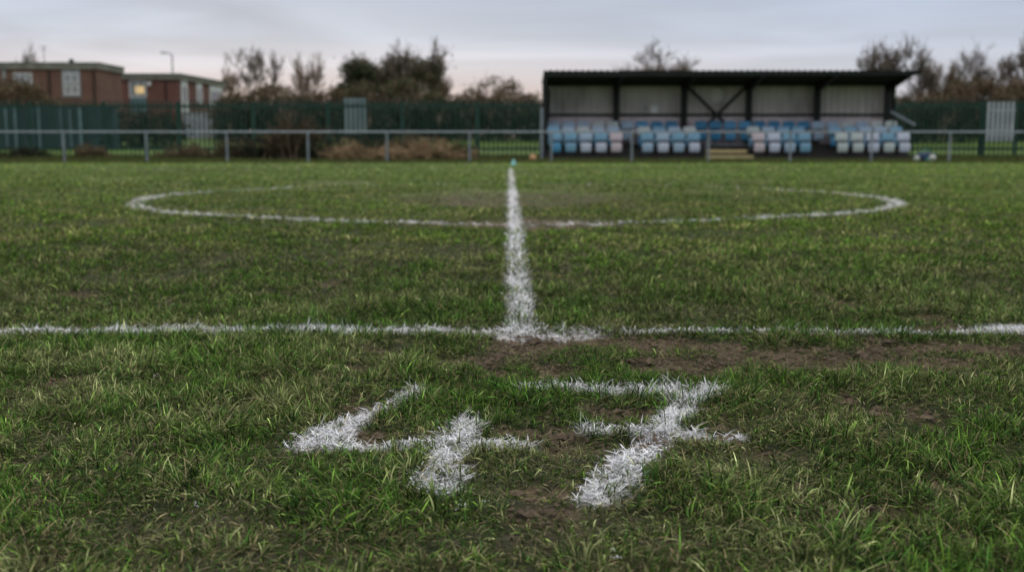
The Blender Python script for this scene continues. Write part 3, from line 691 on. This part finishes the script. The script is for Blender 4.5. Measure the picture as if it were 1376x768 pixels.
def tree(name, px, top, Yd, wpx, label, cat='tree', seed=1, tw=M_twig, depth=5, leaf=None, nl=0, trunks=1, minr=.012, up=.16, kids=(4, 5), bush=False, lsize=.09, lrad=.35):
    r = random.Random(seed); x, zt = H(px, top, Yd); W = wpx / FPX * Yd; z0 = float(ground_z(x, Yd)); Ht = zt - z0
    t = thing(name, label, cat, (x, Yd, z0)); segs = []
    for k in range(trunks):
        ox = 0 if trunks == 1 else (k / (trunks - 1) - .5) * W * .55
        a = r.uniform(-.2, .2); grow(r, (ox, r.uniform(-.3, .3), -.05), (a + ox / W * .8, r.uniform(-.15, .15), 1), Ht * .5, Ht * (.016 if bush else .022), depth, segs, up, kids, .9, minr, .74)
    P1 = np.array([s[1] for s in segs]); sx = W / (np.percentile(P1[:, 0], 98.5) - np.percentile(P1[:, 0], 1.5)); cx = (np.percentile(P1[:, 0], 98.5) + np.percentile(P1[:, 0], 1.5)) / 2 * .8; sz = Ht / np.percentile(P1[:, 2], 98)
    sx = min(sx, 2.2)
    def tr(v): h = min(1, max(0, v[2] * sz / Ht * 2)); return np.array(((v[0] - cx * h) * (1 + (sx - 1) * h), v[1] * (1 + (min(sx, 1.6) - 1) * h), v[2] * sz))
    S2 = [(tr(s[0]), tr(s[1]), s[2], s[3], s[4]) for s in segs]
    big = [s for s in S2 if s[4] >= depth - 1]; sm = [s for s in S2 if s[4] < depth - 1]
    V, F = tubes(big, 6); new_mesh('stems' if bush else 'trunk', V, F, M_bark if not bush else tw, t)
    V, F = tubes(sm, 3); new_mesh('twigs' if leaf is not None or bush else 'crown', V, F, tw, t)
    if leaf is not None:
        tips = [s[1] for s in sm if s[4] == 1 and (nl >= 1 or r.random() < nl)]
        tips = [q for q in tips if q[2] < Ht * .93]
        r.shuffle(tips); tips = tips[:1500]
        V, F, C = leaves(tips, 9, lrad, lsize, leaf, np.random.default_rng(seed)); new_mesh('foliage' if bush else 'crown', V, F, M_leaf, t, col=C)
    return t
# bare and ivy-clad trees on the skyline
tree('bare_tree', 345, 70, 88, 62, 'bare tree with spreading twigs right of the brick blocks', seed=11, minr=.014)
tree('bare_tree', 408, 80, 92, 46, 'thin pale bare tree just left of the evergreens', seed=12, tw=M_twigb, minr=.012)
tree('ivy_tree', 470, 82, 76, 44, 'small dark evergreen with a pointed top left of the large tree', seed=13, leaf=IVY, nl=.8, lrad=.28, lsize=.12)
tree('ivy_tree', 522, 74, 78, 90, 'broad ivy clad tree, the largest left of the stand', seed=14, leaf=np.concatenate([IVY, BRN]), nl=.28, trunks=2, lrad=.32, lsize=.12)
tree('ivy_tree', 562, 68, 80, 60, 'tall thin topped ivy clad tree, right of the largest one', seed=15, leaf=IVY, nl=.2, lrad=.30, lsize=.12)
tree('bare_tree', 590, 95, 84, 30, 'small bare brown tree between the evergreens and the round tree', seed=16, tw=M_twigb, minr=.011)
pass
tree('bare_tree', 893, 69, 80, 96, 'bare tree showing above the middle of the stand roof', seed=18, minr=.016)
tree('bare_tree', 1208, 64, 78, 96, 'wide bare tree behind the right end of the stand roof', seed=19, trunks=2, minr=.015)
tree('bare_tree', 1266, 92, 84, 50, 'low bare tree between the stand and the right hand scrub', seed=20, tw=M_twigb, trunks=2, minr=.014)
tree('bare_tree', 1316, 74, 82, 52, 'thin upright bare tree above the right hand fence', seed=21, minr=.013)
tree('bare_tree', 1372, 46, 76, 62, 'tall dark bare tree at the right edge of the picture', seed=22, minr=.016)
tree('bare_tree', 25, 74, 96, 34, 'thin bare tree top showing over the left brick block', seed=24, minr=.012)
tree('bare_tree', 308, 96, 100, 22, 'slight twiggy sapling beside the second brick block', seed=26, minr=.012, tw=M_twigb)
# brown thickets and dark hedges beyond the palisade
def thicket(px0, px1, top, Yd, label, seed, cols=BRN, name='thicket', dens=1.0, tw=M_twigb, cat='thicket', var=.25, dome=False):
    r = random.Random(seed); g = np.random.default_rng(seed)
    x0, x1 = H(px0, 180, Yd)[0], H(px1, 180, Yd)[0]; zt = H(688, top, Yd)[1]; z0 = float(ground_z((x0 + x1) / 2, Yd)); W = x1 - x0; Ht = zt - z0
    t = thing(name, label, cat, ((x0 + x1) / 2, Yd, z0)); segs = []; cs = []
    def prof(x):
        u = abs(x) / (W / 2)
        if dome: return Ht * (.35 + .65 * math.sqrt(max(0, 1 - u * u))) * (1 - var + 2 * var * float(fbm(x + seed * 7, 0.3, 1.2, 3, seed)))
        return Ht * (1 - .35 * u ** 5) * (1 - var + 2 * var * float(fbm(x + seed * 7, 0.3, 2.2, 3, seed)))
    for i in range(int(W * 5 * dens)):
        x = r.uniform(-.5, .5) * W; h = prof(x); grow(r, (x, r.gauss(0, .7), 0), (r.gauss(0, .25), r.gauss(0, .25), 1), h * .62, .03, 2, segs, .5, (4, 6), .6, .009, .6)
    segs = [s for s in segs if s[1][2] < prof(s[1][0]) * 1.12]
    V, F = tubes(segs, 3); new_mesh('stems', V, F, tw, t)
    nb = int(W * Ht * 22 * dens)
    for i in range(nb):
        x = r.uniform(-.5, .5) * W; h = prof(x) * .92; cs.append((x, r.gauss(0, .6), h * r.random() ** .85))
    V, F, C = leaves(cs, 26, .25, .11, cols, g); new_mesh('foliage', V, F, M_leaf, t, col=C)
    return t
thicket(618, 712, 100, 88, 'round topped bare brown bush left of the stand', 30, BRN, 'bush', cat='bush', dens=.35, var=.14, dome=True)
thicket(-20, 70, 104, 68, 'brown bare thicket in front of the left brick block', 31, BRN, dens=.8)
thicket(290, 420, 112, 70, 'rounded brown thicket right of the second brick block', 32, BRN, dens=.9, var=.12, dome=True)
thicket(410, 470, 118, 72, 'brown thicket below the pointed evergreen', 33, BRN)
thicket(455, 600, 106, 74, 'dense olive thicket below the ivy clad trees', 34, np.concatenate([BRN, IVY]), dens=1.1)
thicket(585, 740, 128, 86, 'low brown hedge left of the stand', 35, BRN, 'hedge', cat='hedge', dens=.7)
thicket(300, 520, 134, 66, 'dark green overgrown hedge beyond the fence, left of the centre', 36, DGR, 'hedge', cat='hedge', dens=.8)
thicket(515, 745, 137, 68, 'dark green overgrown hedge beyond the fence beside the stand', 37, DGR, 'hedge', cat='hedge', dens=.8)
thicket(1185, 1300, 136, 66, 'dark green hedge right of the stand behind the fence', 38, DGR, 'hedge', cat='hedge', dens=.8)
thicket(1290, 1440, 134, 68, 'dark green hedge at the right edge behind the fence', 39, DGR, 'hedge', cat='hedge', dens=.8)
thicket(1195, 1270, 120, 74, 'brown thicket at the right end of the stand', 40, BRN, dens=1)
thicket(1260, 1350, 108, 76, 'brown thicket above the right hand palisade', 41, BRN, dens=1)
thicket(1335, 1440, 104, 72, 'dark brown thicket below the tall tree at the right edge', 42, BRN, dens=1)
thicket(150, 243, 150, 62, 'dark low hedge in front of the second brick block', 43, DGR, 'hedge', cat='hedge', dens=.8)
# dry weeds and brambles between rail and palisade
def weeds(px, top, Yd, wpx, label, seed, cols=DRY, name='bramble', tw=M_twigb, n=70, leafy=20):
    r = random.Random(seed); x, zt = H(px, top - 9, Yd); W = wpx * 1.3 / FPX * Yd; z0 = float(ground_z(x, Yd)); Ht = zt - z0
    t = thing(name, label, 'weeds' if name != 'bush' else 'bush', (x, Yd, z0)); segs = []; cs = []
    for i in range(n):
        bx = r.gauss(0, .26) * W; p = np.array((bx, r.gauss(0, .3), -.02)); d = np.array((r.gauss(0, .35), r.gauss(0, .35), 1.)); d /= np.linalg.norm(d)
        L = Ht * r.uniform(.5, 1.15) * (1 - .5 * min(1, abs(bx) / (W * .6))); k = 6; bend = np.array((r.gauss(0, .16), r.gauss(0, .16), -.13 if name == 'bramble' else -.03))
        for j in range(k):
            q = p + d * L / k; segs.append((p, q, .011 * (1 - j / k) + .004, .011 * (1 - (j + 1) / k) + .004)); p = q; d = d + bend; d /= np.linalg.norm(d)
            if j > 0 and p[2] > 0: cs.append(p)
    V, F = tubes(segs, 3); new_mesh('stems', V, F, tw, t)
    V, F, C = leaves(cs, leafy, .07, .035, cols, np.random.default_rng(seed)); new_mesh('foliage', V, F, M_leaf, t, col=C)
wl = [(395, 158, 41, 40, 'tall dark brown bush rising above the rail fence', BRN * .55, 'bush', 160), (355, 184, 42, 50, 'dark bramble clump left of the tall dark bush', DGR, 'bramble', 110),
      (312, 190, 43, 46, 'low dark brown bramble at the foot of the fence, fourth from the left', BRN * .6, 'bramble', 70), (432, 190, 40.5, 44, 'dark green weed clump right of the tall dark bush', DGR, 'bramble', 80),
      (466, 194, 39.6, 36, 'tan dead weed clump, leftmost of the dry ones', DRY, 'bramble', 70), (500, 186, 42, 44, 'olive weed clump below the pale metal panel', DGR, 'bramble', 90),
      (522, 198, 39, 40, 'low tan dead weeds in the middle of the weedy strip', DRY, 'bramble', 60), (548, 184, 41.5, 50, 'taller brown dead weeds left of the last rail post bay', BRN, 'bramble', 110),
      (585, 192, 39.5, 56, 'broad tan dead weed clump left of the open gap', DRY, 'bramble', 110), (618, 198, 40.5, 34, 'small dark bush closing the weedy strip on the right', IVY, 'bush', 80),
      (250, 199, 43, 46, 'low brown weeds at the foot of the fence, third from the left', BRN, 'bramble', 60), (120, 201, 43.5, 40, 'low brown weeds at the foot of the fence, second from the left', BRN, 'bramble', 50),
      (30, 203, 43.5, 50, 'low dark weeds at the foot of the fence at the left edge', DGR, 'bramble', 50)]
for i, (px, tp, Yd, w, lb, cols, nm, n) in enumerate(wl): weeds(px, tp, Yd, w, lb, 60 + i, cols, nm, n=n)
# rough grass along the fence foot and beyond
def rough(z0, z1, n, hmin, hmax, cols, name, label):
    y = rng.uniform(z0, z1, n); x = rng.uniform(-1, 1, n) * (.5 * y + 3); z = ground_z(x, y)
    ok = ~((x > SX0 - .2) & (x < SX1 + .2) & (y > 41.6) & (y < 45.2)); x, y, z = x[ok], y[ok], z[ok]; n = len(x)
    c = cols[rng.integers(0, len(cols), n)] * rng.uniform(.6, 1.3, (n, 1))
    p = Pile(); p.add(blades(x, y, z, rng.uniform(0, 6.28, n), rng.uniform(hmin, hmax, n), np.abs(rng.normal(.3, .3, n)), np.abs(rng.normal(.6, .4, n)), rng.uniform(.012, .03, n), c, 3, None, .4))
    tag(p.build(name, M_blade), label, 'grass', kind='stuff')
GR2 = np.array([[.07, .11, .03], [.055, .09, .025], [.10, .11, .045], [.13, .11, .055]])
rough(33.5, 41.5, 60000, .03, .10, GR2, 'verge_grass', 'rough grass along the rail fence')
rough(41.5, 49, 50000, .06, .22, GR2 * .8, 'long_grass', 'longer unmown grass at the foot of the palisade')

# ------------------------------------------------------------------ brick blocks
def window(parent, x0, x1, z0, z1, fr, pane, bars=1, y=0, cell=None):
    f_ = MB(); w = .07
    f_.box(x0, x1, y - .06, y - .003, z0, z0 + w).box(x0, x1, y - .06, y - .003, z1 - w, z1).box(x0, x0 + w, y - .058, y - .003, z0 + w, z1 - w).box(x1 - w, x1, y - .058, y - .003, z0 + w, z1 - w)
    for k in range(1, bars + 1): xx = x0 + (x1 - x0) * k / (bars + 1); f_.box(xx - .03, xx + .03, y - .056, y - .003, z0 + w, z1 - w)
    o = f_.build('window', fr, parent); MB().box(x0 + w, x1 - w, y - .03, y - .004, z0 + w, z1 - w).build('pane', pane, o)
    if cell: MB().box(cell[0], cell[1], y - .045, y - .031, cell[2], cell[3]).build('lit_pane', M_lit, o)
    return o
# block A
YA = 75.0
def XA(px): return H(px, 100, YA)[0]
def ZA(py): return H(688, py, YA)[1]
xr = XA(131); xl = XA(-140); dA = 9.0; zt = ZA(84)
t = thing('brick_block', 'flat roofed brown brick block at the left edge, taller of the two', 'building', (xr, YA, 1.0)); o0 = xr
def la(px): return XA(px) - o0
zz = zt - 1.0; zb_ = ZA(93) - 1.0; dA = 3.9 * 1.0
MB().box(xl - o0, 0, 0, 4.6, -1, zb_).build('wall', M_brickA, t)
MB().box(xl - o0 - .15, .15, -.15, 4.75, zb_, zz - .12).build('fascia', M_fascia, t)
MB().box(xl - o0 - .2, .2, -.2, 4.8, zz - .12, zz).build('roof', M_felt, t)
def wa(a, b_, c, d, fr, pn, bars=1): window(t, la(a), la(b_), ZA(d) - 1, ZA(c) - 1, fr, pn, bars)
wa(18, 43, 98, 116, M_white_pv, M_glassl, 2); wa(-40, -14, 98, 116, M_white_pv, M_glass, 2)
MB().box(la(83), la(108), -.05, -.003, ZA(131) - 1, zb_ - .003).build('grey_panel', M_greyp, t)
window(t, la(86), la(106), ZA(112) - 1, ZA(99) - 1, M_white_pv, M_glassl, 1, -.06)
window(t, la(86), la(106), ZA(128) - 1, ZA(115) - 1, M_white_pv, M_greyp, 1, -.06)
MB().box(la(3), la(8), -.04, -.003, ZA(128) - 1, zb_ - .003).build('grey_panel', M_greyp, t)
MB().tube((la(85), 1.5, zz), (la(85), 1.5, zz + .22), .16, .16, 10).tube((la(85), 1.5, zz + .22), (la(85), 1.5, zz + .34), .22, .10, 10).build('roof_cowl', M_dark, t)
mb = MB(); ax = la(52); za = ZA(60) - 1; mb.tube((ax, 1, zz), (ax, 1, za), .022, n=6).tube((ax - .3, 1, za - .05), (ax + .3, 1, za - .05), .015, n=6).tube((ax - .2, 1, za - .25), (ax + .2, 1, za - .25), .015, n=6).build('aerial', M_dark, t)
for q in (la(66), la(126)): MB().tube((q, -.10, -1), (q, -.10, zb_ - .02), .05, n=8).build('downpipe', M_dark, t)
# block B
YB = 85.0
def XB(px): return H(px, 100, YB)[0]
def ZB(py): return H(688, py, YB)[1]
xr = XB(239); xl = XB(120); zt = ZB(99)
t = thing('brick_block', 'red brick block with a lit window and white panelled side wall', 'building', (xr, YB, 1.0)); dB = 11.0
def lb_(px): return XB(px) - xr
zz = zt - 1; zb_ = ZB(107) - 1; sk = .6 / 11    # side wall runs slightly outwards
def skew(mb): mb.V = [(v[0] + (v[1] * sk if v[0] > -3 else 0), v[1], v[2]) for v in mb.V]; return mb
skew(MB().box(xl - xr, 0, 0, dB, -1, zb_)).build('wall', M_brickB, t)
skew(MB().box(xl - xr - .2, .2, -.2, dB + .2, zb_, zz - .1)).build('fascia', M_fascia, t)
skew(MB().box(xl - xr - .3, .3, -.3, dB + .3, zz - .1, zz)).build('roof', M_felt, t)
window(t, lb_(173), lb_(196), ZB(131) - 1, ZB(109) - 1, M_white_pv, M_glassl, 1, 0, (lb_(181), lb_(193), ZB(126) - 1, ZB(116) - 1))
MB().box(lb_(174), lb_(195), -.05, -.003, ZB(152) - 1, ZB(131.5) - 1).build('teal_panel', M_tealp, t)
MB().box(lb_(199), lb_(203), -.25, -.003, ZB(115.5) - 1, ZB(110) - 1).build('alarm_box', M_white_pv, t)
for y0, y1, lo, c in ((.5, 1.9, 152, M_white_pv), (4.0, 5.3, 136, M_white_pv), (7.2, 10.5, 155, M_white_pv)):
    xo = lambda y: y * sk
    V = [(xo(y0) + .005, y0, ZB(lo) - 1), (xo(y1) + .005, y1, ZB(lo) - 1), (xo(y1) + .005, y1, zb_ - .01), (xo(y0) + .005, y0, zb_ - .01)]
    V += [(v[0] + .05, v[1], v[2]) for v in V]
    MB().add(V, [(4, 5, 6, 7), (0, 4, 7, 3), (1, 2, 6, 5), (2, 3, 7, 6), (0, 1, 5, 4)]).build('white_panel', c, t)
    yy0, yy1 = y0 + .3, y1 - .3
    V = [(xo(yy0) + .058, yy0, zb_ - 1.5), (xo(yy1) + .058, yy1, zb_ - 1.5), (xo(yy1) + .058, yy1, zb_ - .5), (xo(yy0) + .058, yy0, zb_ - .5)]
    V += [(v[0] + .01, v[1], v[2]) for v in V]
    MB().add(V, [(4, 5, 6, 7), (0, 4, 7, 3), (1, 2, 6, 5), (2, 3, 7, 6), (0, 1, 5, 4)]).build('pane', M_glass, t)
MB().tube((lb_(222), -.10, -1), (lb_(222), -.10, zb_ - .02), .05, n=8).build('downpipe', M_dark, t)
# street lamp behind
x, z = H(231, 73, 100)
t = thing('street_lamp', 'single armed grey street lamp rising behind the brick blocks', 'street lamp', (x, 100, 1.1))
MB().tube((0, 0, -.2), (0, 0, z - 1.1), .10, .06, 8).path([(0, 0, z - 1.15), (-.25, 0, z - 1.02), (-.6, 0, z - .98)], .045).build('pole', M_galv, t)
MB().tube((-.55, 0, z - .99), (-1.05, 0, z - .96), .09, .06, 8).build('lamp_head', M_greyp, t)
# sheeted hoarding, pale panels, low wall
YH = 60.0
x0, x1 = H(-60, 150, YH)[0], H(158, 150, YH)[0]; zt = H(688, 143, YH)[1]; z0 = float(ground_z(x0, YH))
t = thing('sheet_hoarding', 'dark teal sheet metal hoarding with pale uprights behind the left fence', 'hoarding', (x0, YH, z0))
MB().box(0, x1 - x0, 0, .04, .05, zt - z0).build('sheet', M_teal, t)
rs = random.Random(8); u = .3
while u < x1 - x0 - .1:
    MB().box(u, u + rs.uniform(.10, .22), -.07, -.003, .0, zt - z0 - rs.uniform(0, .15)).build('upright', M_tealp, t); u += rs.choice([.62, .8, 1.1, .5, 1.3])
def slat_panel(px0, px1, top, bot, Yd, label, m, name, gap):
    x0, x1 = H(px0, 150, Yd)[0], H(px1, 150, Yd)[0]; zt, zl = H(688, top, Yd)[1], H(688, bot, Yd)[1]; z0 = float(ground_z(x0, Yd)); zl = max(zl, z0 + .1)
    t = thing(name, label, 'panel', (x0, Yd, z0)); W = x1 - x0; n = max(4, round(W / .22)); s = W / n
    for i in range(n): MB().box(i * s, (i + 1) * s - gap, 0, .03, zl - z0, zt - z0).build('slat', m, t)
    for zz in (zl - z0 + .3, zt - z0 - .35): MB().box(0, W, .034, .08, zz - .04, zz + .04).build('cross_rail', M_greyp, t)
    for q in (-.06, W + .004): MB().box(q, q + .05, .0, .09, -.1, zt - z0 - .05).build('post', M_pal, t)
slat_panel(462, 492, 132, 180, 52, 'pale grey ribbed metal panel behind the fence below the evergreens', M_pale, 'metal_panel', .02)
slat_panel(1327, 1366, 137, 190, 46.9, 'pale grey slatted metal panel against the right hand fence', M_paler, 'metal_panel', .095)
x0, x1 = H(246, 160, 72)[0], H(298, 160, 72)[0]; z0 = float(ground_z(x0, 72)); zt = H(688, 151, 72)[1]
t = thing('low_wall', 'low pale rendered wall in front of the red brick block', 'wall', (x0, 72, z0))
MB().box(0, x1 - x0, 0, .2, -.2, zt - z0 - .08).build('render', mat('pale_render', (.30, .31, .35), .9, 0, .15, 2), t)
MB().box(-.03, x1 - x0 + .03, -.03, .23, zt - z0 - .08, zt - z0).build('coping', M_greyp, t)

for o in list(bpy.data.objects):
    c = o.get('category')
    if c == 'tree': o['group'] = 'trees standing beyond the far fence'
    elif c in ('thicket', 'hedge'): o['group'] = 'thickets and hedges beyond the far fence'
    elif c == 'weeds': o['group'] = 'weed clumps between the rail and the green fence'
    elif c == 'building': o['group'] = 'brick blocks behind the fence'
    elif c == 'ball': o['group'] = 'balls lying by the stand'
    elif c == 'painted number': o['group'] = 'numerals painted on the grass'
    elif c == 'pitch line': o['group'] = 'white lines of the pitch'

# ------------------------------------------------------------------ sky, sun, camera
w = bpy.data.worlds.new('World'); SC.world = w; w.use_nodes = True; nt = w.node_tree; N = nt.nodes; L = nt.links
bg = N['Background']
sky = N.new('ShaderNodeTexSky'); sky.sky_type = 'NISHITA'; sky.sun_disc = False; sky.sun_elevation = R(25); sky.sun_rotation = R(-12); sky.air_density = 1.5; sky.dust_density = 3
s1 = N.new('ShaderNodeVectorMath'); s1.operation = 'SCALE'; s1.inputs['Scale'].default_value = .05; L.new(sky.outputs[0], s1.inputs[0])
tc = N.new('ShaderNodeTexCoord'); sp = N.new('ShaderNodeSeparateXYZ'); L.new(tc.outputs['Generated'], sp.inputs[0])
# cloud deck: colour by height above the horizon
def ramp(stops):
    r_ = N.new('ShaderNodeValToRGB'); e = r_.color_ramp.elements; e[0].position = 0; e[0].color = (*stops[0][1], 1); e[1].position = 1; e[1].color = (*stops[-1][1], 1)
    for p, c in stops[1:-1]: q = e.new(p); q.color = (*c, 1)
    L.new(sp.outputs[2], r_.inputs['Fac']); return r_
warm = ramp([(0, (.68, .50, .44)), (.04, (.76, .64, .61)), (.068, (.68, .67, .72)), (.095, (.56, .62, .73)), (.13, (.47, .54, .67)), (.25, (.62, .65, .72)), (1, (2.1, 2.05, 1.95))])
cool = ramp([(0, (.56, .54, .57)), (.04, (.62, .61, .66)), (.068, (.60, .63, .71)), (.095, (.54, .60, .72)), (.13, (.47, .54, .67)), (.25, (.62, .65, .72)), (1, (2.1, 2.05, 1.95))])
az_ = N.new('ShaderNodeMapRange'); az_.interpolation_type = 'SMOOTHSTEP'; az_.inputs[1].default_value = -.05; az_.inputs[2].default_value = .35; L.new(sp.outputs[0], az_.inputs[0])
rp = N.new('ShaderNodeMix'); rp.data_type = 'RGBA'; L.new(az_.outputs[0], rp.inputs['Factor']); L.new(warm.outputs[0], rp.inputs[6]); L.new(cool.outputs[0], rp.inputs[7])
# streaky layers
mp = N.new('ShaderNodeMapping'); mp.inputs['Scale'].default_value = (1.3, 1.3, 13); mp.inputs['Rotation'].default_value = (0, R(2), 0); L.new(tc.outputs['Generated'], mp.inputs[0])
nz = N.new('ShaderNodeTexNoise'); nz.inputs['Scale'].default_value = 1.7; nz.inputs['Detail'].default_value = 6; nz.inputs['Roughness'].default_value = .5; nz.inputs['Distortion'].default_value = .9; L.new(mp.outputs[0], nz.inputs['Vector'])
mr = N.new('ShaderNodeMapRange'); mr.inputs[1].default_value = .32; mr.inputs[2].default_value = .68; mr.inputs[3].default_value = .82; mr.inputs[4].default_value = 1.16; L.new(nz.outputs['Fac'], mr.inputs[0])
s2 = N.new('ShaderNodeVectorMath'); s2.operation = 'SCALE'; L.new(rp.outputs[2], s2.inputs[0]); L.new(mr.outputs[0], s2.inputs['Scale'])
mx = N.new('ShaderNodeMix'); mx.data_type = 'RGBA'; mx.inputs['Factor'].default_value = .94; L.new(s1.outputs[0], mx.inputs[6]); L.new(s2.outputs[0], mx.inputs[7])
L.new(mx.outputs[2], bg.inputs['Color']); bg.inputs['Strength'].default_value = 1.0
ld = bpy.data.lights.new('sun', 'SUN'); ld.energy = .5; ld.angle = R(20); ld.color = (1, .93, .86)
lo = bpy.data.objects.new('sun', ld); COL.objects.link(lo)
el, rot = R(25), R(-12); lo.rotation_euler = (math.pi / 2 - el, 0, math.pi - rot)
lo.location = (0, 0, 20)
cd = bpy.data.cameras.new('camera'); cam = bpy.data.objects.new('camera', cd); COL.objects.link(cam); SC.camera = cam
cam.location = (0, 0, HC); cam.rotation_euler = (math.pi / 2 - TH, 0, 0)
cd.sensor_width = 36; cd.lens = FPX / 1376 * 36; cd.clip_end = 3000; cd.clip_start = .02
cd.dof.use_dof = True; cd.dof.focus_distance = 2.32; cd.dof.aperture_fstop = 3.5; cd.dof.aperture_blades = 9
SC.view_settings.view_transform = 'Standard'; SC.view_settings.look = 'None'; SC.view_settings.exposure = 0; SC.view_settings.gamma = 1
SC.cycles.max_bounces = 6; SC.cycles.use_denoising = True
print('verts', sum(len(o.data.vertices) for o in bpy.data.objects if o.type == 'MESH'))
